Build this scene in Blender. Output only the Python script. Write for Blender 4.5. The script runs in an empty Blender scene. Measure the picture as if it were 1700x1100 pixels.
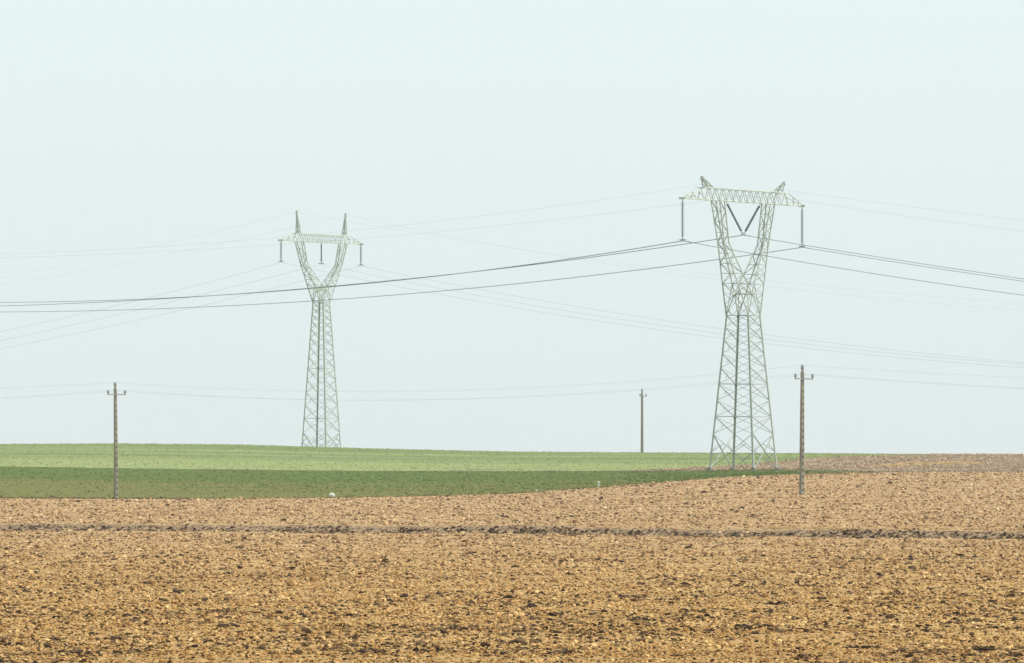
import bpy, math, random
import numpy as np

random.seed(7)
rng = np.random.default_rng(11)
R = math.radians
S = bpy.context.scene
COL = S.collection

# ------------------------------------------------------------------ camera
F_PX, EYE, HORIZON = 12000.0, 4.0, 760.0          # long lens from a road bank, photo pixels
cam = bpy.data.cameras.new("camera")
cam_o = bpy.data.objects.new("camera", cam)
COL.objects.link(cam_o)
cam.sensor_width = 36.0
cam.sensor_fit = 'HORIZONTAL'
cam.lens = 36.0 * F_PX / 1700.0
cam.shift_y = (HORIZON - 550.0) / 1700.0
cam.clip_start = 1.0
cam.clip_end = 20000.0
cam_o.location = (0, 0, EYE)
cam_o.rotation_euler = (R(90), 0, 0)
S.camera = cam_o

# ------------------------------------------------------------------ world: milky sky veiling a Nishita sky
SUN_EL, SUN_AZ = R(42), R(92)                     # azimuth clockwise from +Y: right and a little behind the camera
w = bpy.data.worlds.new("World")
S.world = w
w.use_nodes = True
nt = w.node_tree
nt.nodes.clear()
out = nt.nodes.new('ShaderNodeOutputWorld')
sky = nt.nodes.new('ShaderNodeTexSky')
sky.sky_type = 'NISHITA'
sky.sun_disc = False
sky.sun_elevation = SUN_EL
sky.sun_rotation = SUN_AZ
sky.dust_density = 4.0
sky.air_density = 1.5
bg1 = nt.nodes.new('ShaderNodeBackground')
bg1.inputs['Strength'].default_value = 0.1
nt.links.new(sky.outputs[0], bg1.inputs['Color'])
tc = nt.nodes.new('ShaderNodeTexCoord')
sep = nt.nodes.new('ShaderNodeSeparateXYZ')
nt.links.new(tc.outputs['Generated'], sep.inputs[0])
noi = nt.nodes.new('ShaderNodeTexNoise')
noi.inputs['Scale'].default_value = 9.0
noi.inputs['Detail'].default_value = 3.0
mp = nt.nodes.new('ShaderNodeMapping')
mp.inputs['Scale'].default_value = (1, 1, 2.5)
nt.links.new(tc.outputs['Generated'], mp.inputs[0])
nt.links.new(mp.outputs[0], noi.inputs['Vector'])
wob = nt.nodes.new('ShaderNodeMath')
wob.operation = 'MULTIPLY_ADD'
wob.inputs[1].default_value = 0.03
nt.links.new(noi.outputs['Fac'], wob.inputs[0])
nt.links.new(sep.outputs['Z'], wob.inputs[2])
rmp = nt.nodes.new('ShaderNodeValToRGB')
cr = rmp.color_ramp
cr.elements[0].position = 0.0
cr.elements[0].color = (0.83, 0.92, 0.935, 1)
cr.elements[1].position = 0.085
cr.elements[1].color = (0.87, 1.0, 1.0, 1)
nt.links.new(wob.outputs[0], rmp.inputs[0])
bg2 = nt.nodes.new('ShaderNodeBackground')
bg2.inputs['Strength'].default_value = 1.0
nt.links.new(rmp.outputs[0], bg2.inputs['Color'])
mixs = nt.nodes.new('ShaderNodeMixShader')
mixs.inputs[0].default_value = 0.9
nt.links.new(bg1.outputs[0], mixs.inputs[1])
nt.links.new(bg2.outputs[0], mixs.inputs[2])
nt.links.new(mixs.outputs[0], out.inputs['Surface'])

# ------------------------------------------------------------------ sun
sd = bpy.data.lights.new("sun", 'SUN')
sd.energy = 4.2
sd.angle = R(2.5)
sd.color = (1.0, 0.95, 0.86)
so = bpy.data.objects.new("sun", sd)
COL.objects.link(so)
so.rotation_euler = (R(90) - SUN_EL, 0, -SUN_AZ + math.pi)

S.view_settings.view_transform = 'Standard'
S.view_settings.look = 'None'
S.view_settings.exposure = 0.0
S.view_settings.gamma = 1.0
S.render.engine = 'CYCLES'
S.cycles.filter_width = 1.5
S.cycles.max_bounces = 5
S.cycles.volume_bounces = 0

# ------------------------------------------------------------------ helpers
def tag(o, label=None, cat=None, group=None, kind=None):
    if label: o['label'] = label
    if cat: o['category'] = cat
    if group: o['group'] = group
    if kind: o['kind'] = kind
    return o

def link(name, me, m=None, parent=None):
    o = bpy.data.objects.new(name, me)
    COL.objects.link(o)
    if m: me.materials.append(m)
    if parent: o.parent = parent
    return o

def empty(name, loc, rz=0.0):
    o = bpy.data.objects.new(name, None)
    COL.objects.link(o)
    o.location = loc
    o.rotation_euler = (0, 0, rz)
    o.empty_display_size = 1.0
    return o

class NG:
    """tiny node graph helper"""
    def __init__(s, name):
        s.m = bpy.data.materials.new(name)
        s.m.use_nodes = True
        s.t = s.m.node_tree
        s.t.nodes.clear()
        s.out = s.n('ShaderNodeOutputMaterial')
        s.p = s.n('ShaderNodeBsdfPrincipled')
        s.l(s.p.outputs[0], s.out.inputs['Surface'])
        s.p.inputs['Specular IOR Level'].default_value = 0.15
    def n(s, k, **kw):
        x = s.t.nodes.new(k)
        for a, b in kw.items(): setattr(x, a, b)
        return x
    def l(s, a, b): s.t.links.new(a, b)
    def noise(s, scale, vec, detail=4.0, rough=0.6):
        x = s.n('ShaderNodeTexNoise')
        x.inputs['Scale'].default_value = scale
        x.inputs['Detail'].default_value = detail
        x.inputs['Roughness'].default_value = rough
        s.l(vec, x.inputs['Vector'])
        return x.outputs['Fac']
    def mapping(s, vec, sc, rot=(0, 0, 0)):
        x = s.n('ShaderNodeMapping')
        x.inputs['Scale'].default_value = sc
        x.inputs['Rotation'].default_value = rot
        s.l(vec, x.inputs[0])
        return x.outputs[0]
    def pos(s): return s.n('ShaderNodeNewGeometry').outputs['Position']
    def ramp(s, fac, stops):
        x = s.n('ShaderNodeValToRGB')
        e = x.color_ramp.elements
        while len(e) < len(stops): e.new(0.5)
        for i, (p, c) in enumerate(stops):
            e[i].position = p
            e[i].color = (*c, 1) if len(c) == 3 else c
        s.l(fac, x.inputs[0])
        return x.outputs[0]
    def mix(s, fac, a, b, mode='MIX'):
        x = s.n('ShaderNodeMix', data_type='RGBA', blend_type=mode)
        if isinstance(fac, float): x.inputs[0].default_value = fac
        else: s.l(fac, x.inputs[0])
        for v, i in ((a, 6), (b, 7)):
            if isinstance(v, tuple): x.inputs[i].default_value = (*v, 1)
            else: s.l(v, x.inputs[i])
        return x.outputs[2]
    def math(s, op, a, b=None):
        x = s.n('ShaderNodeMath', operation=op)
        for v, i in ((a, 0), (b, 1)):
            if v is None: continue
            if isinstance(v, (int, float)): x.inputs[i].default_value = v
            else: s.l(v, x.inputs[i])
        return x.outputs[0]
    def mr(s, v, a, b, c=0.0, d=1.0):
        x = s.n('ShaderNodeMapRange')
        x.interpolation_type = 'SMOOTHSTEP'
        s.l(v, x.inputs[0])
        for i, k in enumerate((a, b, c, d)): x.inputs[i + 1].default_value = k
        return x.outputs[0]
    def done(s, col, rough=0.9, metal=0.0, bump=None, bstr=0.5, bdist=0.05):
        if isinstance(col, tuple): s.p.inputs['Base Color'].default_value = (*col, 1)
        else: s.l(col, s.p.inputs['Base Color'])
        s.p.inputs['Roughness'].default_value = rough
        s.p.inputs['Metallic'].default_value = metal
        if bump is not None:
            b = s.n('ShaderNodeBump')
            b.inputs['Strength'].default_value = bstr
            b.inputs['Distance'].default_value = bdist
            s.l(bump, b.inputs['Height'])
            s.l(b.outputs[0], s.p.inputs['Normal'])
        return s.m

# ------------------------------------------------------------------ value noise for the terrain (numpy)
def vnoise(x, y, seed=0):
    xi = np.floor(x).astype(np.int64); yi = np.floor(y).astype(np.int64)
    fx = x - xi; fy = y - yi
    fx = fx * fx * (3 - 2 * fx); fy = fy * fy * (3 - 2 * fy)
    def h(a, b):
        n = (a * 374761393 + b * 668265263 + seed * 974634777) & 0xffffffff
        n = ((n ^ (n >> 13)) * 1274126177) & 0xffffffff
        n = n ^ (n >> 16)
        return (n & 0xffff) / 65535.0
    a = h(xi, yi); b = h(xi + 1, yi); c = h(xi, yi + 1); d = h(xi + 1, yi + 1)
    return (a + (b - a) * fx) * (1 - fy) + (c + (d - c) * fx) * fy - 0.5

# ------------------------------------------------------------------ the lie of the land
UPX = np.array([0, 192, 400, 600, 850, 1000, 1200, 1300, 1400, 1500, 1700.0])
U = (UPX - 850) / F_PX
def zof(py, Y): return EYE - (np.asarray(py, float) - HORIZON) / F_PX * np.asarray(Y, float)
E_Y = np.array([578, 582, 586, 590, 610, 635, 680, 700, 715, 722, 730.0])
E_Z = zof([827, 828, 827.5, 826, 820, 809, 793, 788, 785.5, 784, 783], E_Y)
B_Y = np.full(11, 800.0)
B_Z = zof([774, 777, 779.5, 781.5, 782, 782, 781.5, 780, 778, 776, 774], B_Y)
C_Y = np.full(11, 900.0)
C_Z = zof([738, 737, 739, 745, 750.5, 751.5, 752.5, 753, 753.5, 754.5, 755], C_Y)
BANK = 0.36
UF, YF = np.array([-0.075, 0.0, 0.075]), np.array([392, 372, 348.0])

def E_at(u): return np.interp(u, U, E_Y)
def F_at(u): return np.interp(u, UF, YF)

def smooth(t):
    t = np.clip(t, 0, 1)
    return t * t * (3 - 2 * t)

def land(X, Y, detail=True):
    """terrain height"""
    X = np.asarray(X, float); Y = np.asarray(Y, float)
    Yc = np.maximum(Y, 60.0)
    u = np.clip(X / Yc, -0.12, 0.12)
    yF = F_at(u)
    ey = E_at(u)
    knY = [np.full_like(u, -1e5), np.full_like(u, 140.0), yF + 4, ey, np.interp(u, U, B_Y), np.interp(u, U, C_Y),
           np.full_like(u, 960.0), np.full_like(u, 1200.0), np.full_like(u, 1e5)]
    zF = np.full_like(u, 0.10)
    zc = np.interp(u, U, C_Z)
    knZ = [np.zeros_like(u), np.zeros_like(u), zF, np.interp(u, U, E_Z) - BANK, np.interp(u, U, B_Z) - BANK, zc - BANK,
           zc - BANK - 0.25, np.full_like(u, 1.2), np.full_like(u, 0.5)]
    # slopes (finite differences, clamped), then hermite
    sl = [(knZ[i + 1] - knZ[i]) / (knY[i + 1] - knY[i]) for i in range(len(knY) - 1)]
    m = [sl[0]] + [0.5 * (sl[i - 1] + sl[i]) for i in range(1, len(sl))] + [sl[-1] * 0]
    m[0] = sl[0] * 0; m[1] = sl[1] * 0.3
    z = np.zeros_like(u)
    for i in range(len(sl)):
        h = knY[i + 1] - knY[i]
        t = (Y - knY[i]) / h
        ok = (t >= 0) & (t <= 1)
        if i in (0, len(sl) - 1):
            v = knZ[i] + (knZ[i + 1] - knZ[i]) * t if i else knZ[1]
            if i: v = knZ[i]
        else:
            t2, t3 = t * t, t * t * t
            v = (2 * t3 - 3 * t2 + 1) * knZ[i] + (t3 - 2 * t2 + t) * h * m[i] + (-2 * t3 + 3 * t2) * knZ[i + 1] + (t3 - t2) * h * m[i + 1]
        z = np.where(ok, v, z)
    edge = yF + 0.9 * vnoise(X / 6.0, X * 0 + 3.3, 5) + 0.5 * vnoise(X / 1.3, X * 0 + 1.7, 6)
    z = z + BANK * smooth((Y - edge) / 1.8)
    # shallow furrow at the bank's foot
    z = z - 0.10 * np.exp(-((Y - edge + 1.5) / 1.5) ** 2)
    if detail:
        near = np.clip((ey - Y) / 40.0, 0.25, 1.0)
        z = z + near * (0.10 * vnoise(X / 9.0, Y / 4.0, 1) + 0.09 * vnoise(X / 2.2, Y / 1.6, 2))
    return z

def land1(x, y, detail=True): return float(land(np.array([x]), np.array([y]), detail)[0])

def grid_mesh(name, X, Y, Z, m, smooth_shade=True):
    nr, nc = X.shape
    co = np.stack([X, Y, Z], -1).reshape(-1, 3).astype(np.float32)
    i = np.arange(nr - 1)[:, None] * nc + np.arange(nc - 1)[None, :]
    q = np.stack([i, i + 1, i + nc + 1, i + nc], -1).reshape(-1, 4)
    me = bpy.data.meshes.new(name)
    me.vertices.add(len(co)); me.vertices.foreach_set('co', co.ravel())
    me.loops.add(q.size); me.loops.foreach_set('vertex_index', q.ravel().astype(np.int32))
    me.polygons.add(len(q))
    me.polygons.foreach_set('loop_start', np.arange(0, q.size, 4, dtype=np.int32))
    me.polygons.foreach_set('use_smooth', np.full(len(q), smooth_shade))
    me.update(calc_edges=True)
    me.validate()
    return link(name, me, m)

SIDE = 120.0
def strip(name, y0, y1, nrow, ncol, m, uw=0.11, extra=None, logd=False, dz=0.0):
    """a field between the curves y0(u) and y1(u), u = X / Y"""
    us = np.linspace(-uw, uw, ncol)
    t = np.linspace(0, 1, nrow)[:, None]
    def curve(f):                                      # the side margin is a fixed width plus a share of the distance
        Y = f(us)
        for _ in range(6): Y = f(us * (Y + SIDE) / Y)
        return Y[None, :]
    a, b = curve(y0), curve(y1)
    Yg = a * (b / a) ** t if logd else a + (b - a) * t
    Xg = us[None, :] * (Yg + SIDE)
    Z = land(Xg, Yg) + dz
    if extra is not None: Z = Z + extra(Xg, Yg)
    return grid_mesh(name, Xg, Yg, Z, m)

# ------------------------------------------------------------------ ground materials
def soil_stops(k=1.0):
    return [(0.0, (0.085 * k, 0.045 * k, 0.018 * k)), (0.30, (0.235 * k, 0.135 * k, 0.050 * k)),
            (0.55, (0.355 * k, 0.220 * k, 0.088 * k)), (1.0, (0.47 * k, 0.31 * k, 0.135 * k))]

g = NG("ploughed_soil")
p = g.pos()
fine = g.noise(5.5, g.mapping(p, (1, 0.5, 1)), 6, 0.72)
big = g.noise(0.05, g.mapping(p, (1, 1.6, 1)), 4, 0.55)
mid = g.noise(0.55, g.mapping(p, (0.5, 1.0, 1)), 4, 0.6)
v = g.math('ADD', g.math('MULTIPLY', g.math('SUBTRACT', fine, 0.5), 2.0), g.math('MULTIPLY', big, 0.5))
v = g.math('ADD', v, g.math('MULTIPLY', mid, 0.55))
base = g.ramp(v, soil_stops(1.12))
sx = g.n('ShaderNodeSeparateXYZ'); g.l(p, sx.inputs[0])
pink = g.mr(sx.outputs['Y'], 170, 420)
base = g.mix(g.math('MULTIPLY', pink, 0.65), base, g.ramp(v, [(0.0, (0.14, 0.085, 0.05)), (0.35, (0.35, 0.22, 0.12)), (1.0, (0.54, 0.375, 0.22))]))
M_SOIL = g.done(base, 0.95, bump=fine, bstr=0.7, bdist=0.06)

g = NG("shaded_bank_soil")  # bank soil, the shade of the furrow band put into a darker brown
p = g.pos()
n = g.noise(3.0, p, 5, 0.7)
M_BANK_SHADE = g.done(g.ramp(n, [(0.33, (0.10, 0.060, 0.032)), (0.46, (0.22, 0.145, 0.085)), (0.62, (0.42, 0.285, 0.165))]), 0.95, bump=n, bstr=0.6)

g = NG("purple_brown_soil")
p = g.pos()
n = g.noise(1.2, g.mapping(p, (1, 0.25, 1)), 6, 0.7)
n2 = g.noise(0.04, g.mapping(p, (1, 2.5, 1)), 3)
v = g.math('ADD', g.math('MULTIPLY', n, 0.9), g.math('MULTIPLY', g.math('SUBTRACT', n2, 0.5), 0.8))
M_FAR = g.done(g.ramp(v, [(0.25, (0.214, 0.150, 0.093)), (0.5, (0.316, 0.225, 0.144)), (0.75, (0.418, 0.300, 0.195))]), 0.95)

def green_mat(name, lo, mid_, hi, brown, bx, bamt, ystart, yend, ylo, yhi):
    g = NG(name)
    p = g.pos()
    f = g.noise(2.2, g.mapping(p, (1, 0.12, 1)), 5, 0.75)
    b = g.noise(0.035, g.mapping(p, (1, 3.0, 1)), 4, 0.6)
    v = g.math('ADD', g.math('MULTIPLY', f, 0.8), g.math('MULTIPLY', b, 0.35))
    col = g.ramp(v, [(0.35, lo), (0.56, mid_), (0.8, hi)])
    s = g.n('ShaderNodeSeparateXYZ'); g.l(p, s.inputs[0])
    # drilled strips where the crop came up thin, running across the slope
    st = g.noise(0.02, g.mapping(p, (0.6, 9.0, 1), (0, 0, R(4))), 3, 0.7)
    m1 = g.mr(s.outputs['X'], bx[0], bx[1], 1.0, 0.0)
    m2 = g.mr(s.outputs['Y'], ystart, yend, ylo, yhi)
    fac = g.math('MULTIPLY', g.math('MULTIPLY', g.mr(st, 0.34, 0.62), m1), m2)
    fac = g.math('MULTIPLY', fac, bamt)
    col = g.mix(fac, col, brown)
    if name.startswith('young'):                       # the crop gives way to bare earth on the right
        edge = g.math('ADD', s.outputs['X'], g.math('MULTIPLY', g.noise(0.12, p, 4), 8.0))
        col = g.mix(g.mr(edge, 30, 44), col, g.ramp(f, [(0.35, (0.15, 0.105, 0.072)), (0.65, (0.29, 0.205, 0.135))]))
    return g.done(col, 0.95)

M_GREEN = green_mat("young_wheat_ground", (0.055, 0.094, 0.008), (0.076, 0.116, 0.012), (0.099, 0.135, 0.018), (0.180, 0.142, 0.034), (6, 24), 0.85, 700, 745, 1.0, 0.1)
M_LIGHT = green_mat("light_wheat_ground", (0.19, 0.228, 0.080), (0.25, 0.283, 0.107), (0.31, 0.33, 0.145), (0.135, 0.185, 0.062), (200, 300), 1.0, 828, 850, 0.05, 1.0)

g = NG("ground_soil")
p = g.pos()
n = g.noise(0.3, p, 6, 0.65)
M_GROUND = g.done(g.ramp(n, [(0.3, (0.16, 0.14, 0.065)), (0.7, (0.33, 0.25, 0.13))]), 0.95)

# ------------------------------------------------------------------ ground and fields
def one(v): return lambda u: np.full_like(u, float(v))

# the ground: one sheet under the fields, out to where the land drops away behind the crest
xs = np.concatenate([np.linspace(-2600, -130, 24), np.linspace(-120, 120, 61), np.linspace(130, 2600, 24)])
ys = np.concatenate([np.linspace(-400, 100, 20), np.linspace(110, 1250, 150), np.linspace(1300, 3600, 24)])
Xg, Yg = np.meshgrid(xs, ys)
zg = land(Xg, Yg, False) - 0.45 * smooth((125 - np.abs(Xg)) / 60) * smooth((Yg - 60) / 40) * smooth((1150 - Yg) / 60)
zg = zg + 1.2 * vnoise(Xg / 300, Yg / 260, 9) * smooth((np.abs(Xg) - 150) / 200)
tag(grid_mesh('ground', Xg, Yg, zg, M_GROUND), kind='structure')

bump_soil = lambda X, Y: (0.055 * vnoise(X / 0.45, Y / 0.40, 3) + 0.035 * vnoise(X / 0.18, Y / 0.2, 4)) * np.clip(1.2 - Y / 900, 0.3, 1)
bank0 = lambda u: F_at(u) - 3.2
bank1 = lambda u: F_at(u) + 1.6
tag(strip('ploughed_field', one(95), bank0, 2000, 760, M_SOIL, 0.085, bump_soil, True), kind='structure')
tag(strip('field_bank', bank0, bank1, 26, 900, M_BANK_SHADE, 0.085, lambda X, Y: 0.10 * vnoise(X / 0.5, Y / 0.5, 12) * smooth((Y - F_at(X / Y) + 3.2) / 1.0) * smooth((F_at(X / Y) + 1.6 - Y) / 1.0)), kind='structure')
tag(strip('ploughed_field', bank1, E_at, 700, 640, M_SOIL, 0.085, bump_soil, True), kind='structure')
tag(strip('green_field', E_at, one(800), 160, 260, M_GREEN, 0.085, lambda X, Y: 0.05 * vnoise(X / 1.2, Y / 1.2, 21)), kind='structure')
PU = (np.array([0, 1020, 1100, 1250, 1330, 1400, 1500, 1620, 1700.0]) - 850) / F_PX
PY = np.array([800, 800, 812, 838, 858, 874, 889, 920, 960.0])
P_at = lambda u: np.interp(u, PU, PY)
tag(strip('brown_field', one(800), lambda u: P_at(u) + 0.5, 90, 300, M_FAR, 0.085, lambda X, Y: 0.12 * vnoise(X / 1.5, Y / 2.5, 22)), kind='structure')
tag(strip('light_green_field', P_at, one(1150), 220, 300, M_LIGHT, 0.085, lambda X, Y: 0.05 * vnoise(X / 1.5, Y / 1.5, 23)), kind='structure')

# ------------------------------------------------------------------ scattered stuff
def variants(name, meshes, m):
    c = bpy.data.collections.new(name + "_shapes")
    for i, me in enumerate(meshes):
        me.materials.append(m)
        c.objects.link(bpy.data.objects.new("%s_shape" % name, me))
    return c

def scatter(name, pts, rad, rot, sel, coll, flat=0.75, label=None, cat=None):
    me = bpy.data.meshes.new(name)
    me.vertices.add(len(pts)); me.vertices.foreach_set('co', pts.astype(np.float32).ravel())
    a = me.attributes.new('rad', 'FLOAT_VECTOR', 'POINT'); a.data.foreach_set('vector', np.stack([rad, rad, rad * flat], -1).astype(np.float32).ravel())
    a = me.attributes.new('rot', 'FLOAT_VECTOR', 'POINT'); a.data.foreach_set('vector', rot.astype(np.float32).ravel())
    a = me.attributes.new('sel', 'INT', 'POINT'); a.data.foreach_set('value', sel.astype(np.int32))
    o = link(name, me)
    t = bpy.data.node_groups.new(name + "_scatter", 'GeometryNodeTree')
    t.interface.new_socket('Geometry', in_out='INPUT', socket_type='NodeSocketGeometry')
    t.interface.new_socket('Geometry', in_out='OUTPUT', socket_type='NodeSocketGeometry')
    gi = t.nodes.new('NodeGroupInput'); go = t.nodes.new('NodeGroupOutput')
    ip = t.nodes.new('GeometryNodeInstanceOnPoints')
    ci = t.nodes.new('GeometryNodeCollectionInfo')
    ci.inputs['Collection'].default_value = coll
    ci.inputs['Separate Children'].default_value = True
    ci.inputs['Reset Children'].default_value = True
    def at(nm, ty):
        x = t.nodes.new('GeometryNodeInputNamedAttribute'); x.data_type = ty
        x.inputs['Name'].default_value = nm
        return x.outputs['Attribute']
    t.links.new(gi.outputs[0], ip.inputs['Points'])
    t.links.new(ci.outputs[0], ip.inputs['Instance'])
    ip.inputs['Pick Instance'].default_value = True
    t.links.new(at('sel', 'INT'), ip.inputs['Instance Index'])
    t.links.new(at('rad', 'FLOAT_VECTOR'), ip.inputs['Scale'])
    er = t.nodes.new('FunctionNodeEulerToRotation')
    t.links.new(at('rot', 'FLOAT_VECTOR'), er.inputs[0])
    t.links.new(er.outputs[0], ip.inputs['Rotation'])
    t.links.new(ip.outputs[0], go.inputs[0])
    md = o.modifiers.new('scatter', 'NODES'); md.node_group = t
    return tag(o, label, cat, None, 'stuff')

def ico():
    t = (1 + 5 ** 0.5) / 2
    v = np.array([(-1, t, 0), (1, t, 0), (-1, -t, 0), (1, -t, 0), (0, -1, t), (0, 1, t), (0, -1, -t), (0, 1, -t), (t, 0, -1), (t, 0, 1), (-t, 0, -1), (-t, 0, 1)])
    v /= np.linalg.norm(v[0])
    f = [(0, 11, 5), (0, 5, 1), (0, 1, 7), (0, 7, 10), (0, 10, 11), (1, 5, 9), (5, 11, 4), (11, 10, 2), (10, 7, 6), (7, 1, 8), (3, 9, 4), (3, 4, 2), (3, 2, 6), (3, 6, 8), (3, 8, 9), (4, 9, 5), (2, 4, 11), (6, 2, 10), (8, 6, 7), (9, 8, 1)]
    return v, f

def lump(name, seed, sub=1, jit=0.28, sq=(1, 1, 1)):
    r = np.random.default_rng(seed)
    v, f = ico()
    v = [np.array(a) for a in v]
    for _ in range(sub):
        cache, nf = {}, []
        def midp(a, b):
            k = (min(a, b), max(a, b))
            if k not in cache:
                q = v[a] + v[b]; v.append(q / np.linalg.norm(q)); cache[k] = len(v) - 1
            return cache[k]
        for a, b, c in f:
            x, y, z = midp(a, b), midp(b, c), midp(c, a)
            nf += [(a, x, z), (b, y, x), (c, z, y), (x, y, z)]
        f = nf
    vv = [q * (1 + r.uniform(-jit, jit)) * np.array(sq) for q in v]
    me = bpy.data.meshes.new(name)
    me.from_pydata([tuple(q) for q in vv], [], f)
    return me

def info_mat(name, stops, far=None, leaf=False):
    g = NG(name)
    r = g.n('ShaderNodeObjectInfo').outputs['Random']
    col = g.ramp(r, stops)
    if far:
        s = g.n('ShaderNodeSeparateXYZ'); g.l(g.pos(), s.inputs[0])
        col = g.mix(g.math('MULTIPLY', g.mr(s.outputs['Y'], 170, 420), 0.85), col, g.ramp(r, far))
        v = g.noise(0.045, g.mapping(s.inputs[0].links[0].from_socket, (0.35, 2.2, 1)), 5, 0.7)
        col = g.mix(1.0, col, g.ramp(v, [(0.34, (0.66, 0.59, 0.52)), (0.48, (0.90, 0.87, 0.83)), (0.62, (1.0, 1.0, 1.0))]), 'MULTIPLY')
    m = g.done(col, 0.95)
    if leaf:                                           # thin leaves let light through
        tr = g.n('ShaderNodeBsdfTranslucent'); g.l(col, tr.inputs['Color'])
        mx = g.n('ShaderNodeMixShader'); mx.inputs[0].default_value = 0.5
        g.l(g.p.outputs[0], mx.inputs[1]); g.l(tr.outputs[0], mx.inputs[2]); g.l(mx.outputs[0], g.out.inputs['Surface'])
    return m

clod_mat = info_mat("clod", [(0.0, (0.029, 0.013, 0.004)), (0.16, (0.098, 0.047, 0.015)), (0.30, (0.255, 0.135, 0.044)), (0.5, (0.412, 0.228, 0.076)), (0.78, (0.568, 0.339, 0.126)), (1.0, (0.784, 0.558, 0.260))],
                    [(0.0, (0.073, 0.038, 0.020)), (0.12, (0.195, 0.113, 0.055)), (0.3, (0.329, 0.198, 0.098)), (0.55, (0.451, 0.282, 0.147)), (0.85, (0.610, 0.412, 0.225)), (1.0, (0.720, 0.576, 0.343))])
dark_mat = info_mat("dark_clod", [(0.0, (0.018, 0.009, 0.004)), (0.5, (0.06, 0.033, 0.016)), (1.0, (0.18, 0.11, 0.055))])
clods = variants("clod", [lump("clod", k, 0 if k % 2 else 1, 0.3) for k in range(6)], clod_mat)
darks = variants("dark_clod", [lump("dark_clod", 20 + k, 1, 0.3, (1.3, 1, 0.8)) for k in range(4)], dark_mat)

def wedge_points(d0, d1, n, uw=0.078, power=-2.0):
    """points in the field in front of the road, thinning out with distance"""
    q = rng.random(n)
    e = power + 1
    d = (d0 ** e + q * (d1 ** e - d0 ** e)) ** (1 / e) if abs(e) > 1e-6 else d0 * (d1 / d0) ** q
    uu = rng.uniform(-uw, uw, n)
    return uu * (d + 110), d

def rots(n): return np.stack([rng.uniform(-0.6, 0.6, n), rng.uniform(-0.6, 0.6, n), rng.uniform(0, 6.28, n)], -1)

def soil_points(n, r0, spread, power=-2.0, d0=132, d1=735, sink=0.15, grow=0.55):
    X, Y = wedge_points(d0, d1, n, power=power)
    ok = Y < E_at(X / Y) - 0.5
    X, Y = X[ok], Y[ok]
    rad = r0 * (Y / 141.0) ** grow * np.exp(rng.normal(0, spread, len(X)))
    rad = np.minimum(rad, 3.2 * r0 * (Y / 141.0) ** grow)
    z = land(X, Y) + bump_soil(X, Y) + rad * sink
    return np.stack([X, Y, z], -1), rad

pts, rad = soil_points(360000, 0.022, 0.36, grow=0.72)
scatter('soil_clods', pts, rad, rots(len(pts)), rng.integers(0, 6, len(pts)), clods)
pts, rad = soil_points(40000, 0.034, 0.48, power=-3.2, sink=0.0)
# dark clods in loose patches, their colour standing in for shade in gaps
k = vnoise(pts[:, 0] / 3.0, pts[:, 1] / 7.0, 31) + 0.6 * vnoise(pts[:, 0] / 9.0, pts[:, 1] / 20.0, 32)
pts, rad = pts[k > 0.02], rad[k > 0.02]
# and along the bank
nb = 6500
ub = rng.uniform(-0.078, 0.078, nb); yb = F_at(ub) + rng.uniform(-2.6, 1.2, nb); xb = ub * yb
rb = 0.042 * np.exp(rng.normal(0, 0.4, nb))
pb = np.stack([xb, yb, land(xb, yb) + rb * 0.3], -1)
# dark clods heaped to paint the shadow gaps of the nearest soil (x, y of each heap, metres)
heaps = [(-9.9, 146.5), (-9.5, 159), (-8.4, 157.5), (-1.2, 166), (0.15, 157.5), (1.1, 148), (5.6, 171.5), (5.9, 145), (7.3, 152.5),
         (8.6, 204), (7.2, 197), (9.4, 181), (-6.6, 168), (-4.0, 182), (3.1, 178), (-2.9, 149), (9.9, 150), (-7.4, 186), (3.4, 207), (-9.8, 214)]
HP = []
for hx, hy in heaps:
    c_ = int(rng.integers(8, 18)); wx = rng.uniform(0.12, 0.26)
    HP.append(np.stack([hx + rng.normal(0, wx, c_), hy + rng.normal(0, 0.5, c_), np.zeros(c_)], -1))
HP = np.concatenate(HP); HP[:, 2] = land(HP[:, 0], HP[:, 1]) + 0.03
pts = np.concatenate([pts, HP]); rad = np.concatenate([rad, rng.uniform(0.04, 0.085, len(HP))])
ne = 500  # dark clods drawing the shadow line along the left field edge
xe_ = rng.uniform(-46, -26, ne); ye_ = E_at(xe_ / 580) + rng.normal(0, 0.4, ne)
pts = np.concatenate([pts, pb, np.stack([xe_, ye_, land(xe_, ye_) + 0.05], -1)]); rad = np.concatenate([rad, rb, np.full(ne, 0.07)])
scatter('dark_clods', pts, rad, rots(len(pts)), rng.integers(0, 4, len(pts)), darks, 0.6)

# tufts of young wheat
def tuft(name, seed, nb=11):
    r = np.random.default_rng(seed)
    V, Fc = [], []
    for i in range(nb):
        a = r.uniform(0, 6.28); ro = r.uniform(0, 0.75); b = r.uniform(0, 6.28)
        cx, cy = ro * math.cos(b), ro * math.sin(b)
        h = r.uniform(0.5, 1.0); ln = r.uniform(0.1, 0.55); wd = 0.09
        dx, dy = math.cos(a), math.sin(a)
        i0 = len(V)
        V += [(cx - dy * wd, cy + dx * wd, -0.1), (cx + dy * wd, cy - dx * wd, -0.1), (cx + dx * ln * .4 + dy * wd, cy + dy * ln * .4 - dx * wd, h * .6),
              (cx + dx * ln * .4 - dy * wd, cy + dy * ln * .4 + dx * wd, h * .6), (cx + dx * ln, cy + dy * ln, h)]
        Fc += [(i0, i0 + 1, i0 + 2, i0 + 3), (i0 + 3, i0 + 2, i0 + 4)]
    me = bpy.data.meshes.new(name)
    me.from_pydata(V, [], Fc)
    return me
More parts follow.
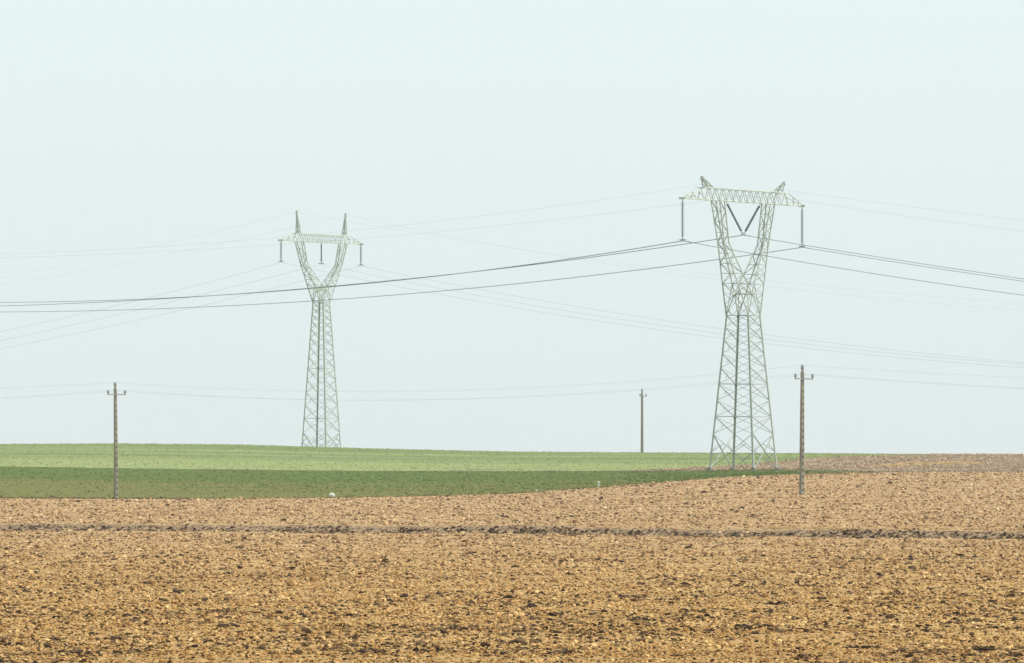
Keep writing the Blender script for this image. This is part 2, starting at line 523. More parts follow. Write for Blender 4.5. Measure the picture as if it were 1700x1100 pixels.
wheat_d = variants("young_wheat", [tuft("young_wheat", 50 + k) for k in range(4)], info_mat("wheat_dark", [(0, (0.08, 0.125, 0.02)), (0.5, (0.115, 0.16, 0.028)), (1, (0.16, 0.20, 0.042))], leaf=True))
wheat_l = variants("light_wheat", [tuft("light_wheat", 60 + k) for k in range(4)], info_mat("wheat_light", [(0, (0.24, 0.29, 0.10)), (0.5, (0.34, 0.385, 0.145)), (1, (0.46, 0.48, 0.22))], leaf=True))

def crop(name, y0, y1, n, coll, r0, keep=None):
    u = rng.uniform(-0.08, 0.08, n); a, b = y0(u), y1(u)
    t = rng.random(n); Y = a + (b - a) * t; X = u * Y
    if keep is not None:
        k = keep(X, Y); X, Y = X[k], Y[k]
    rad = r0 * np.exp(rng.normal(0, 0.3, len(X)))
    rot = np.stack([X * 0, X * 0, rng.uniform(0, 6.28, len(X))], -1)
    return scatter(name, np.stack([X, Y, land(X, Y)], -1), rad, rot, rng.integers(0, 4, len(X)), coll, 0.6)
crop('young_wheat', lambda u: E_at(u) + 1, one(799), 20000, wheat_d, 0.11,
     lambda X, Y: rng.random(len(X)) < np.clip(0.35 + (X + 30) / 60 + (Y - 640) / 120, 0.25, 1) * np.clip((40 - X) / 12, 0, 1))
crop('light_wheat', lambda u: np.minimum(P_at(u) + 1, 919), one(920), 18000, wheat_l, 0.12, lambda X, Y: Y > P_at(X / Y) + 1)

weed_c = variants("weed", [tuft("weed", 70 + k, 9) for k in range(4)], info_mat("weed", [(0, (0.13, 0.13, 0.05)), (0.5, (0.24, 0.21, 0.09)), (1, (0.42, 0.34, 0.17))], leaf=True))
nw = 2600                                              # rough margin between crop and soil, and unploughed feet of the pylon
uw_ = rng.uniform(-0.08, 0.05, nw); yw = E_at(uw_) + rng.normal(0, 0.5, nw); xw = uw_ * yw
fx = (1234 - 850) / F_PX * 800 + rng.normal(0, 3.0, 500); fy = 801 + rng.normal(0, 3.0, 500)
xw = np.concatenate([xw, fx]); yw = np.concatenate([yw, fy])
scatter('weeds', np.stack([xw, yw, land(xw, yw)], -1), 0.11 * np.exp(rng.normal(0, 0.45, len(xw))), np.stack([xw * 0, xw * 0, rng.uniform(0, 6.28, len(xw))], -1), rng.integers(0, 4, len(xw)), weed_c, 0.8)

pc = variants("brown_clod", [lump("brown_clod", 80 + k, 0, 0.3) for k in range(4)], info_mat("brown_clod", [(0, (0.224, 0.155, 0.098)), (0.5, (0.337, 0.235, 0.153)), (1, (0.449, 0.325, 0.214))]))
n = 13000
u = rng.uniform(0.01, 0.08, n); Y = rng.uniform(733, 915, n); X = u * Y
k = (Y < P_at(u)) & ((Y > 801) | (X > 36)); X, Y = X[k], Y[k]
scatter('brown_clods', np.stack([X, Y, land(X, Y) + 0.05], -1), 0.10 * np.exp(rng.normal(0, 0.35, len(X))), rots(len(X)), rng.integers(0, 4, len(X)), pc, 0.7)

# pale straw left lying in lines
straw_me = []
for kk in range(3):
    r = np.random.default_rng(90 + kk); V, Fc = [], []
    for i in range(14):
        a = r.uniform(0, 3.14); L = r.uniform(0.4, 1); c = r.uniform(-0.7, 0.7, 2); wd = 0.05; z0 = r.uniform(0, 0.6)
        dx, dy = math.cos(a), math.sin(a); i0 = len(V)
        V += [(c[0] - dx * L, c[1] - dy * L, z0), (c[0] + dx * L, c[1] + dy * L, z0 + r.uniform(-.2, .3)), (c[0] + dx * L - dy * wd, c[1] + dy * L + dx * wd, z0 + 0.12), (c[0] - dx * L, c[1] - dy * L + wd, z0 + 0.12)]
        Fc += [(i0, i0 + 1, i0 + 2, i0 + 3)]
    me = bpy.data.meshes.new("straw"); me.from_pydata(V, [], Fc); straw_me.append(me)
straws = variants("straw", straw_me, info_mat("straw", [(0, (0.450, 0.310, 0.148)), (0.5, (0.612, 0.430, 0.221)), (1, (0.720, 0.550, 0.312))]))
PS = []
for (xa, xb_, yy, wd, nn) in ((12.6, 16.6, None, 0.25, 700), (44, 53.5, 826, 4.0, 1700), (41, 46, 815, 2.5, 900)):
    X = rng.uniform(xa, xb_, nn)
    Y = (F_at(X / 355) + 3.0 if yy is None else np.full(nn, float(yy))) + rng.normal(0, wd, nn)
    PS.append(np.stack([X, Y, land(X, Y) + 0.02], -1))
pts = np.concatenate(PS)
scatter('straw_residue', pts, np.where(pts[:, 1] < 500, 0.09, 0.16) * np.exp(rng.normal(0, 0.3, len(pts))), rots(len(pts)) * np.array([.3, .3, 1]), rng.integers(0, 3, len(pts)), straws, 0.6)

# ------------------------------------------------------------------ metal, concrete, ceramic
def metal_mat(name, a, b, c, metal=0.15):
    g = NG(name)
    p = g.n('ShaderNodeTexCoord').outputs['Object']
    n = g.noise(0.9, p, 5, 0.7)
    n2 = g.noise(7.0, g.mapping(p, (1, 1, 0.3)), 4, 0.6)
    v = g.math('ADD', g.math('MULTIPLY', n, 0.6), g.math('MULTIPLY', n2, 0.4))
    return g.done(g.ramp(v, [(0.3, a), (0.5, b), (0.7, c)]), 0.6, metal, bump=n2, bstr=0.1, bdist=0.01)
M_STEEL = metal_mat("sunlit_lattice_steel", (0.42, 0.455, 0.43), (0.53, 0.565, 0.53), (0.62, 0.655, 0.615))  # beam and waist plates, sunlit paleness put into the colour
M_LEG = metal_mat("shaded_galvanised_lattice", (0.30, 0.33, 0.30), (0.39, 0.43, 0.39), (0.49, 0.53, 0.475), 0.2)  # same steel in a darker tone, shade put into the colour
M_GALV = metal_mat("galvanised_fitting", (0.20, 0.22, 0.22), (0.30, 0.32, 0.32), (0.40, 0.42, 0.42), 0.3)
M_WIRE = metal_mat("weathered_aluminium_wire", (0.20, 0.225, 0.23), (0.26, 0.285, 0.29), (0.32, 0.345, 0.35), 0.3)
M_THIN = metal_mat("bright_aluminium_wire", (0.30, 0.33, 0.33), (0.36, 0.39, 0.39), (0.42, 0.45, 0.45), 0.3)

g = NG("glass_insulator")
p = g.n('ShaderNodeTexCoord').outputs['Object']
M_INS_D = g.done(g.ramp(g.noise(4, p), [(0.3, (0.025, 0.035, 0.035)), (0.7, (0.07, 0.085, 0.085))]), 0.35)
g = NG("grey_porcelain")
p = g.n('ShaderNodeTexCoord').outputs['Object']
M_INS_L = g.done(g.ramp(g.noise(4, p), [(0.3, (0.25, 0.275, 0.29)), (0.7, (0.37, 0.395, 0.41))]), 0.4)

g = NG("weathered_concrete")
p = g.n('ShaderNodeTexCoord').outputs['Object']
n = g.noise(3.0, g.mapping(p, (1, 1, 0.15)), 5, 0.7)
n2 = g.noise(18.0, p, 4, 0.7)
v = g.math('ADD', g.math('MULTIPLY', n, 0.65), g.math('MULTIPLY', n2, 0.35))
M_CONC = g.done(g.ramp(v, [(0.3, (0.14, 0.132, 0.10)), (0.5, (0.235, 0.222, 0.172)), (0.7, (0.35, 0.332, 0.26))]), 0.9, bump=n2, bstr=0.3, bdist=0.01)
g = NG("pale_concrete")
p = g.n('ShaderNodeTexCoord').outputs['Object']
n2 = g.noise(5.0, p, 5, 0.7)
M_PALE = g.done(g.ramp(n2, [(0.3, (0.55, 0.55, 0.46)), (0.7, (0.74, 0.73, 0.62))]), 0.85, bump=n2, bstr=0.4, bdist=0.02)

class MB:
    def __init__(s): s.v, s.f = [], []
    def prism(s, ring0, ring1):
        n = len(ring0); i = len(s.v)
        s.v += [tuple(q) for q in ring0] + [tuple(q) for q in ring1]
        for k in range(n): s.f.append((i + k, i + (k + 1) % n, i + n + (k + 1) % n, i + n + k))
        s.f.append(tuple(i + k for k in range(n))[::-1]); s.f.append(tuple(i + n + k for k in range(n)))
    def frame(s, a, b, roll=0.0, hint=None):
        a, b = np.array(a, float), np.array(b, float)
        d = b - a; L = np.linalg.norm(d); d = d / L
        up = np.array(hint if hint is not None else (0, 0, 1.0))
        if abs(np.dot(up, d)) > 0.95 * np.linalg.norm(up): up = np.array((1.0, 0.02, 0))
        x = np.cross(d, up); x /= np.linalg.norm(x); y = np.cross(x, d)
        if roll:
            x, y = x * math.cos(roll) + y * math.sin(roll), y * math.cos(roll) - x * math.sin(roll)
        return a, b, x, y
    def angle(s, a, b, w, t=None, roll=0.0, hint=None):
        """rolled steel angle section"""
        t = t or w * 0.14
        a, b, x, y = s.frame(a, b, roll, hint)
        pr = [(0, 0), (w, 0), (w, t), (t, t), (t, w), (0, w)]
        pr = [(p - w * 0.35, q - w * 0.35) for p, q in pr]
        s.prism([a + x * p + y * q for p, q in pr], [b + x * p + y * q for p, q in pr])
    def bar(s, a, b, w, h=None, w2=None, roll=0.0, hint=None):
        h = h or w
        k = (w2 / w) if w2 else 1.0
        a, b, x, y = s.frame(a, b, roll, hint)
        pr = [(-w / 2, -h / 2), (w / 2, -h / 2), (w / 2, h / 2), (-w / 2, h / 2)]
        s.prism([a + x * p + y * q for p, q in pr], [b + x * p * k + y * q * k for p, q in pr])
    def tube(s, pts, r, n=6):
        pts = [np.array(q, float) for q in pts]; i = len(s.v)
        for j, q in enumerate(pts):
            d = pts[min(j + 1, len(pts) - 1)] - pts[max(j - 1, 0)]; d /= np.linalg.norm(d)
            up = np.array((0, 0, 1.0)) if abs(d[2]) < 0.9 else np.array((1.0, 0, 0))
            x = np.cross(d, up); x /= np.linalg.norm(x); y = np.cross(x, d)
            rr = r[j] if hasattr(r, '__len__') else r
            for k in range(n):
                a = 2 * math.pi * k / n
                s.v.append(tuple(q + x * rr * math.cos(a) + y * rr * math.sin(a)))
        for j in range(len(pts) - 1):
            for k in range(n):
                s.f.append((i + j * n + k, i + j * n + (k + 1) % n, i + (j + 1) * n + (k + 1) % n, i + (j + 1) * n + k))
        s.f.append(tuple(i + k for k in range(n))[::-1]); s.f.append(tuple(i + (len(pts) - 1) * n + k for k in range(n)))
    def discs(s, a, b, count, R0, core=0.03, n=10, pad=0.06):
        """a string of bell shaped discs from a to b"""
        a, b = np.array(a, float), np.array(b, float)
        L = np.linalg.norm(b - a); d = (b - a) / L
        P, Rr = [a], [core]
        st = (L * (1 - 2 * pad)) / count
        for i in range(count):
            q = L * pad + st * i
            for o, r in ((0.05, core * 1.3), (0.30, core * 1.6), (0.52, R0), (0.72, R0 * 0.92), (0.78, core)):
                P.append(a + d * (q + o * st)); Rr.append(r)
        P.append(b); Rr.append(core)
        s.tube(P, Rr, n)
    def build(s, name, m, parent=None, smooth=False):
        me = bpy.data.meshes.new(name)
        me.from_pydata(s.v, [], s.f)
        if smooth:
            me.polygons.foreach_set('use_smooth', [True] * len(me.polygons))
        me.update()
        return link(name, me, m, parent)

def face_brace(mb, A0, B0, A1, B1, w, kind='X', hint=None):
    """bracing in the bay between two chords: A0,B0 at the bottom and A1,B1 at the top"""
    if kind in ('X', '/'): mb.angle(A0, B1, w, hint=hint)
    if kind in ('X', '\\'): mb.angle(B0, A1, w, hint=hint, roll=0.5)

def lerp(a, b, t): return tuple(np.array(a, float) * (1 - t) + np.array(b, float) * t)

# ------------------------------------------------------------------ the lattice pylons
def pylon(P, loc, rz, label):
    root = empty('lattice_pylon', loc, rz)
    tag(root, label, 'pylon', 'lattice pylons in the fields')
    zw, wl, wb = P['zw'], P['wl'], P['wb']
    def a_at(z): return P['a0'] + (P['a1'] - P['a0']) * z / zw
    corners = [(-1, -1), (1, -1), (1, 1), (-1, 1)]
    def cp(i, z): return (corners[i][0] * a_at(z), corners[i][1] * a_at(z), z)
    for i in range(4):                                   # legs
        m = MB(); gx, gy = corners[i]; th = wl * 0.16          # heel outwards, one flange in each face
        ell = [(0, 0), (wl, 0), (wl, th), (th, th), (th, wl), (0, wl)]
        if gx * gy < 0: ell = ell[::-1]
        def ring_(z): c = cp(i, z); return [(c[0] - gx * (p_ - 0.03), c[1] - gy * (q_ - 0.03), z) for p_, q_ in ell]
        m.prism(ring_(P['zleg']), ring_(zw))
        m.build('leg', M_LEG, root)
        f = MB(); c = cp(i, 0)
        f.bar((c[0], c[1], -0.8), (c[0], c[1], 0.28), 0.62, 0.62, 0.45)
        f.build('footing', M_CONC, root)
    m = MB()
    zs = P['bays']
    for j in range(len(zs) - 1):
        z0, z1 = zs[j], zs[j + 1]
        for i in range(4):
            k = (i + 1) % 4
            A0, B0, A1, B1 = cp(i, z0), cp(k, z0), cp(i, z1), cp(k, z1)
            big = j == 0
            face_brace(m, A0, B0, A1, B1, wb * (1.35 if big else 1.0) * (0.62 if i % 2 else 1.0))
            if big:                                      # short redundant members of the leg bay
                for (p0, p1, q) in ((A0, A1, B1), (B0, B1, A1)):
                    lo = p0
                    m.angle(lerp(p0, p1, 0.5), lerp(lo, q, 0.27), wb * 0.8)
                    m.angle(lerp(p0, p1, 0.5), lerp(q, lo, 0.27) if False else lerp(p1, (B0 if p0 is A0 else A0), 0.27), wb * 0.8)
    m.build('body_bracing', M_LEG, root)
    for z in P['rings']:
        m = MB()
        for i in range(4): m.angle(cp(i, z), cp((i + 1) % 4, z), wb * 0.95)
        m.angle(cp(0, z), cp(2, z), wb)
        m.build('horizontal_ring', M_LEG, root)
    # the two arms of the fork: outer and inner chord, two faces each
    zv, zk, zb, zt = P['zv'], P['zk'], P['zb'], P['zt']
    for sx in (-1, 1):
        m = MB()
        def outer(z, sy):
            if z <= zk:
                t = (z - zw) / (zk - zw); b = P['a1'] + (P['bk'] - P['a1']) * t
                x = P['a1'] + (P['xk'] - P['a1']) * (t ** P['bow'])
            else:
                t = (z - zk) / (zb - zk); b = P['bk'] + (P['bb'] - P['bk']) * t; x = P['xk'] + (P['xb'] - P['xk']) * t
            return (sx * x, sy * b, z)
        def inner(z, sy):
            o = outer(z, sy)
            if z <= zk:
                t = max(0.0, (z - zv) / (zk - zv)); x = P['xki'] * (t ** P['bowi']) if t > 0 else 0
            else:
                t = (z - zk) / (zb - zk); x = P['xki'] + (P['xbi'] - P['xki']) * t
            return (sx * x, o[1], z)
        N = P['nfork']
        zz = [zv + (zk - zv) * i / N for i in range(N + 1)] + [zk + (zb - zk) * i / P['nup'] for i in range(1, P['nup'] + 1)]
        for sy in (-1, 1):
            oz = [zw] + zz
            for q0, q1 in zip(oz[:-1], oz[1:]): m.angle(outer(q0, sy), outer(q1, sy), wl * 0.75, wl * 0.15, hint=(0, 1, 0))
            for q0, q1 in zip(zz[:-1], zz[1:]): m.angle(inner(q0, sy), inner(q1, sy), wl * 0.75, wl * 0.15, hint=(0, 1, 0))
            # from the waist up to the crotch
            m.angle((sx * P['a1'], sy * P['a1'], zw), inner(zv, sy), wb)
            for j, (q0, q1) in enumerate(zip(zz[:-1], zz[1:])):
                if j % 2: m.angle(outer(q0, sy), inner(q1, sy), wb)
                else: m.angle(inner(q0, sy), outer(q1, sy), wb)
                if j > 0: m.angle(inner(q0, sy), outer(q0, sy), wb * 0.8)
            m.angle(outer(zw, sy), inner(zz[1], sy), wb * 0.9)
            zm = 0.5 * (zw + zv)                          # throat between waist ring and crotch
            m.angle((0, sy * P['a1'], zw), outer(zm, sy), wb); m.angle(outer(zm, sy), inner(zv, sy), wb)
            m.angle(outer(zw, sy), outer(zv, -sy), wb * 0.6)
            m.angle(outer(zv, sy), inner(zv, sy), wb)
        for fn in (outer, inner):
            for j, (q0, q1) in enumerate(zip(zz[:-1], zz[1:])):
                s0 = 1 if j % 2 else -1
                m.angle(fn(q0, s0), fn(q1, -s0), wb * 0.65)
                if j > 0: m.angle(fn(q0, -1), fn(q0, 1), wb * 0.6)
        m.build('fork_arm', M_LEG, root)
        # earth wire peak
        m = MB()
        bb = P['bb'] * P['pkb']
        tip = (sx * P['xpt'], 0, P['zp'])
        base = [(sx * P['xp0'], -bb, zt), (sx * P['xp0'], bb, zt), (sx * P['xp1'], bb, zt), (sx * P['xp1'], -bb, zt)]
        for c in base: m.angle(c, (tip[0], c[1] * 0.12, tip[2]), wl * 0.5)
        nn = P['npk']
        for j in range(nn):
            t0, t1 = j / (nn + 0.6), (j + 1) / (nn + 0.6)
            for i in range(4):
                c0, c1 = base[i], base[(i + 1) % 4]
                m.angle(lerp(c0, tip, t0), lerp(c1, tip, t1), wb * 0.8)
        m.bar((tip[0], -0.13, tip[2]), (tip[0], 0.13, tip[2]), 0.14); m.bar((tip[0] + sx * 0.05, 0, tip[2]), (tip[0] + sx * 0.25, 0, tip[2] - 0.35), 0.10)
        m.build('earth_wire_peak', M_LEG, root)
    # bridge beam with cantilevers
    m = MB()
    xe, xt, bb = P['xe'], P['xt'], P['bb']
    n = P['nbeam']
    xsx = [-xe + 2 * xe * i / n for i in range(n + 1)]
    for sy in (-1, 1):
        m.angle((-xe, sy * bb, zt), (xe, sy * bb, zt), wl * 0.55); m.angle((-xe, sy * bb, zb), (xe, sy * bb, zb), wl * 0.55)
        for j in range(n):
            x0, x1, xm = xsx[j], xsx[j + 1], 0.5 * (xsx[j] + xsx[j + 1])
            m.angle((x0, sy * bb, zb), (xm, sy * bb, zt), wb * 0.9); m.angle((xm, sy * bb, zt), (x1, sy * bb, zb), wb * 0.9)
        for sx in (-1, 1):
            tip = (sx * xt, sy * 0.12, zb)
            m.angle((sx * xe, sy * bb, zt), tip, wl * 0.5); m.angle((sx * xe, sy * bb, zb), tip, wl * 0.6)
            for t0, t1 in ((0, 0.33), (0.33, 0.66)):
                A = lerp((sx * xe, sy * bb, zb), tip, t0); Bq = lerp((sx * xe, sy * bb, zt), tip, t1); Cq = lerp((sx * xe, sy * bb, zb), tip, t1)
                m.angle(A, Bq, wb); m.angle(Bq, Cq, wb)
    for z in (zb, zt):
        for j in range(n + 1): m.angle((xsx[j], -bb, z), (xsx[j], bb, z), wb * 0.8)
        for j in range(n):
            s0 = 1 if j % 2 else -1
            m.angle((xsx[j], s0 * bb, z), (xsx[j + 1], -s0 * bb, z), wb * 0.8)
    for sx in (-1, 1): m.bar((sx * (xt - 0.1), -0.4, zb), (sx * (xt - 0.1), 0.4, zb), 0.22)
    m.build('bridge_beam', M_STEEL, root)
    # waist plates
    m = MB()
    for sy in (-1, 1): m.bar((-P['xpl'], sy * P['apl'], zv), (P['xpl'], sy * P['apl'], zv), 0.06, 0.28)
    m.bar((0, -P['apl'], zv), (0, P['apl'], zv), 0.2)
    m.build('waist_plate', M_STEEL, root)
    # insulators
    zi = P['zi']
    for sx in (-1, 1):
        x = sx * (xt - 0.1)
        for dy in P['twin']:
            m = MB(); m.discs((x, dy, zb - 0.15), (x, dy, zi + 0.2), P['ndisc'], P['rdisc'], 0.05)
            s_ = m.build('insulator_string', M_INS_L, root, True)
            h_ = MB(); h_.bar((x, dy, zb), (x, dy, zb - 0.25), 0.07); h_.build('shackle', M_GALV, s_)
        m = MB(); yk = P['yoke']; m.bar((x, -0.4 * yk, zi + 0.12), (x, 0.4 * yk, zi + 0.12), 0.06, 0.12)
        m.bar((x - 0.3 * yk, 0, zi), (x + 0.3 * yk, 0, zi), 0.06, 0.08); m.tube([(x, -1.0 * yk, zi - 0.13 * yk), (x, 0, zi + 0.02), (x, 1.0 * yk, zi - 0.13 * yk)], 0.035)
        m.build('clamp_yoke', M_GALV, root)
    if P['vee']:
        for sx in (-1, 1):
            m = MB(); m.discs((sx * P['vee'], 0, zb - 0.1), (sx * 0.28, 0, P['zvee'] + 0.25), 13, 0.15, 0.03)
            m.build('insulator_string', M_INS_D, root, True)
        m = MB(); m.bar((-0.4, 0, P['zvee'] + 0.15), (0.4, 0, P['zvee'] + 0.15), 0.08, 0.3)
        m.tube([(0, -1.0, P['zvee'] - 0.13), (0, 0, P['zvee'] + 0.02), (0, 1.0, P['zvee'] - 0.13)], 0.035)
        m.build('clamp_yoke', M_GALV, root)
    else:
        m = MB(); m.discs((0, 0, zb - 0.1), (0, 0, zi + 0.1), P['ndisc'], P['rdisc'] * 0.75, 0.04)
        m.build('insulator_string', M_INS_D, root, True)
        m = MB(); m.bar((0, -0.4, zi), (0, 0.4, zi), 0.08, 0.12); m.build('clamp_yoke', M_GALV, root)
    return root

ALPHA = R(60)
def at_px(px, Y): return (px - 850) / F_PX * Y
NEAR = dict(a0=2.8, a1=1.40, zw=17.1, zleg=-0.6, wl=0.20, wb=0.08, bays=[0, 4.0, 5.9, 7.7, 9.5, 11.3, 12.9, 14.4, 15.8, 17.1], rings=[5.9, 9.5, 17.1],
            zv=19.5, zk=25.0, zb=29.65, zt=30.95, bk=0.38, bb=0.55, xk=5.2, xki=4.05, xb=6.45, xbi=5.4, bow=1.0, bowi=1.0,
            nfork=5, nup=4, pkb=0.7, xp0=7.5, xp1=8.6, xpt=9.65, zp=32.15, npk=2, xe=9.6, xt=14.1, nbeam=12, yoke=1.0, xpl=0.75, apl=1.0,
            zi=25.0, twin=(0,), ndisc=19, rdisc=0.20, vee=4.0, zvee=26.0)
FARP = dict(a0=1.86, a1=0.80, zw=19.0, zleg=-0.8, wl=0.17, wb=0.068, bays=[0, 2.4, 4.2, 5.9, 7.5, 9.1, 10.6, 12.0, 13.3, 14.5, 15.6, 16.6, 17.5, 18.3, 19.0], rings=[4.2, 10.6, 19.0],
            zv=20.6, zk=23.8, zb=26.7, zt=27.65, bk=0.33, bb=0.5, xk=4.5, xki=3.85, xb=5.65, xbi=5.1, bow=1.0, bowi=1.0,
            nfork=5, nup=3, pkb=0.42, xp0=5.35, xp1=5.85, xpt=5.95, zp=30.5, npk=4, xe=6.2, xt=9.85, nbeam=11, yoke=0.5, xpl=0.9, apl=0.6,
            zi=24.0, twin=(0,), ndisc=13, rdisc=0.18, vee=None, zvee=None)
NX, NY, NZ = at_px(1234, 800), 800.0, 2.67
FX, FY, FZ = at_px(533.5, 923), 923.0, 4.85
pylon(NEAR, (NX, NY, NZ), ALPHA, 'tall pale lattice pylon on the right whose middle insulators hang in a V')
pylon(FARP, (FX, FY, FZ), ALPHA, 'smaller fainter lattice pylon with two tall spikes, its foot hidden behind the green crest')

# ------------------------------------------------------------------ overhead lines
def frame_pt(cx, cy, cz, x, y, z):
    c, s = math.cos(ALPHA), math.sin(ALPHA)
    return np.array((cx + c * x - s * y, cy + s * x + c * y, cz + z))
LINE = np.array((-math.sin(ALPHA), math.cos(ALPHA), 0))      # along the line, to the left and away
ACR = np.array((math.cos(ALPHA), math.sin(ALPHA), 0))

def power_line(p0, l, r, rad, label, group, mat, twin=0.0, tl=135.0, tr=120.0, name='power_line'):
    ts = [-tr + (tr + tl) * i / 90.0 for i in range(91)]
    ts = sorted(set([round(t, 2) for t in ts] + [-3.0, 0.0, 3.0]))
    m = MB()
    for off in ((-twin, twin) if twin else (0.0,)):
        pts = []
        for t in ts:
            a, b = l if t >= 0 else r
            q = abs(t)
            pts.append(p0 + LINE * t + ACR * off + np.array((0, 0, a * q + b * q * q)))
        m.tube(pts, rad, 5)
    if twin:                                                # spacers
        for t in (-95, -62, -31, 38, 78, 112):
            a, b = l if t >= 0 else r
            q = abs(t); c = p0 + LINE * t + np.array((0, 0, a * q + b * q * q))
            m.bar(c - ACR * twin, c + ACR * twin, 0.05)
    o = m.build(name, mat)
    return tag(o, label, 'cable', group)

gN, gF = 'cables of the nearer pylon line', 'cables of the farther pylon line'
NP = lambda x, z: frame_pt(NX, NY, NZ, x, 0, z)
power_line(NP(-14.0, 25), (-.1357, .00080), (-.1792, .000586), 0.024, 'dark twin cable hung from the long left insulator of the big pylon', gN, M_WIRE, 0.2)
power_line(NP(0, 26), (-.1237, .000555), (-.1636, .00030), 0.024, 'twin cable hung from the V shaped insulators inside the big pylon', gN, M_WIRE, 0.2)
power_line(NP(14.0, 25), (-.1200, .000582), (-.1586, .00030), 0.024, 'dark twin cable hung from the long right insulator of the big pylon', gN, M_WIRE, 0.2)
power_line(NP(-9.8, 31.3), (-.1243, .00060), (-.170, .00060), 0.0075, 'thin faint wire running from the left horn of the big pylon', gN, M_THIN)
power_line(NP(9.8, 31.3), (-.1099, .000494), (-.140, .00030), 0.0075, 'thin faint wire running from the right horn of the big pylon', gN, M_THIN)
FP = lambda x, z: frame_pt(FX, FY, FZ, x, 0, z)
power_line(FP(-9.75, 23.9), (-.2271, .000713), (-.1997, .000630), 0.013, 'faint cable hung from the left insulator of the small hazy pylon', gF, M_THIN, tl=95, tr=130)
power_line(FP(0, 23.9), (-.2100, .00040), (-.1991, .000644), 0.013, 'faint cable hung from the middle insulator of the small hazy pylon', gF, M_THIN, tl=95, tr=130)
power_line(FP(9.75, 23.9), (-.2123, .000516), (-.1928, .000577), 0.013, 'faint cable hung from the right insulator of the small hazy pylon', gF, M_THIN, tl=95, tr=130)
power_line(FP(-6.25, 30.4), (-.200, .00060), (-.1750, .00050), 0.006, 'hair thin wire from the left spike of the small hazy pylon', gF, M_THIN, tl=95, tr=130)
power_line(FP(6.25, 30.4), (-.190, .00060), (-.2050, .00070), 0.006, 'hair thin wire from the right spike of the small hazy pylon', gF, M_THIN, tl=95, tr=130)

# ------------------------------------------------------------------ concrete poles
ARM = np.array((math.cos(R(48)), math.sin(R(48)), 0))
def concrete_pole(loc, label, lean=0.0, face=R(38), H=9.0, w0=0.28, w1=0.18, arm=1.0):
    root = empty('utility_pole', loc)
    root.rotation_euler = (0, lean, 0)
    tag(root, label, 'pole', 'concrete poles of the village line')
    # channel section shaft: back web, two rails and ladder-like rungs
    c, s = math.cos(face), math.sin(face)
    def loc3(x, y, z): return (x * c - y * s, x * s + y * c, z)
    def wz(z): return w0 + (w1 - w0) * max(0.0, z) / H
    m = MB()
    def ringq(x0, x1, y0, y1, z):
        k = wz(z) / 2
        return [loc3(x0 * k, y0 * k, z), loc3(x1 * k, y0 * k, z), loc3(x1 * k, y1 * k, z), loc3(x0 * k, y1 * k, z)]
    z0, z1 = -0.9, H
    m.prism(ringq(-1, -0.46, -1, 1, z0), ringq(-1, -0.46, -1, 1, z1))
    m.prism(ringq(0.46, 1, -1, 1, z0), ringq(0.46, 1, -1, 1, z1))
    m.prism(ringq(-0.46, 0.46, 0.1, 0.7, z0), ringq(-0.46, 0.46, 0.1, 0.7, z1))
    z = 0.0
    while z < H - 0.3:
        m.prism(ringq(-0.46, 0.46, -0.97, 0.1, z), ringq(-0.46, 0.46, -0.97, 0.1, z + 0.30))
        z += 0.48
    m.prism(ringq(-0.46, 0.46, -0.97, 0.1, H - 0.3), ringq(-0.46, 0.46, -0.97, 0.1, H - 0.004))
    m.build('shaft', M_CONC, root)
    A = ARM * arm
    za = H - 0.55
    m = MB()
    off = np.array((ARM[1], -ARM[0], 0)) * (w1 / 2 + 0.07)
    m.angle(-A + off + (0, 0, za), A + off + (0, 0, za), 0.10, 0.02)
    m.bar(off * 0.6 + (0, 0, za - 0.12), off * 0.6 + (0, 0, za + 0.12), w1 * 1.5, 0.09)
    m.build('crossarm', M_GALV, root)
    tops = []
    for q in (-A * 0.97 + off, A * 0.97 + off):
        m = MB(); b = np.array(q) + (0, 0, za)
        m.tube([b, b + (0, 0, .10), b + (0, 0, .12), b + (0, 0, .17), b + (0, 0, .20), b + (0, 0, .27), b + (0, 0, .30), b + (0, 0, .36), b + (0, 0, .39)],
               [.03, .03, .10, .085, .11, .08, .10, .07, .05], 12)
        m.build('insulator', M_INS_L, root, True)
        tops.append(b + (0, 0, 0.36))
    m = MB(); b = np.array((0, 0, H - 0.05))
    m.tube([b, b + (0, 0, .12), b + (0, 0, .14), b + (0, 0, .24), b + (0, 0, .27), b + (0, 0, .38), b + (0, 0, .41), b + (0, 0, .50), b + (0, 0, .54)],
           [.05, .05, .12, .10, .13, .10, .12, .08, .05], 12)
    m.build('insulator', M_INS_L, root, True)
    tops.append(b + (0, 0, .5))
    return [np.array(loc) + t for t in tops]

PX1, PX2, PX3 = at_px(193, 583), at_px(1331, 525), at_px(1066, 950)
loc1 = (PX1, 583, float(zof(829, 583))); loc2 = (PX2, 525, float(zof(822, 525)))
z3 = land1(PX3, 950)
T1 = concrete_pole(loc1, 'grey concrete pole with a small crossarm at the left, standing in the green field edge', R(-0.55))
T2 = concrete_pole(loc2, 'brown concrete pole standing in the ploughed field on the right, beside the big pylon', R(0.3), w0=0.30)
top3 = float(zof(645, 950))
T3 = concrete_pole((PX3, 950, z3), 'distant grey pole on the skyline between the two pylons', 0.0, H=top3 - z3 - 0.5, w0=0.28, w1=0.20, arm=0.62)

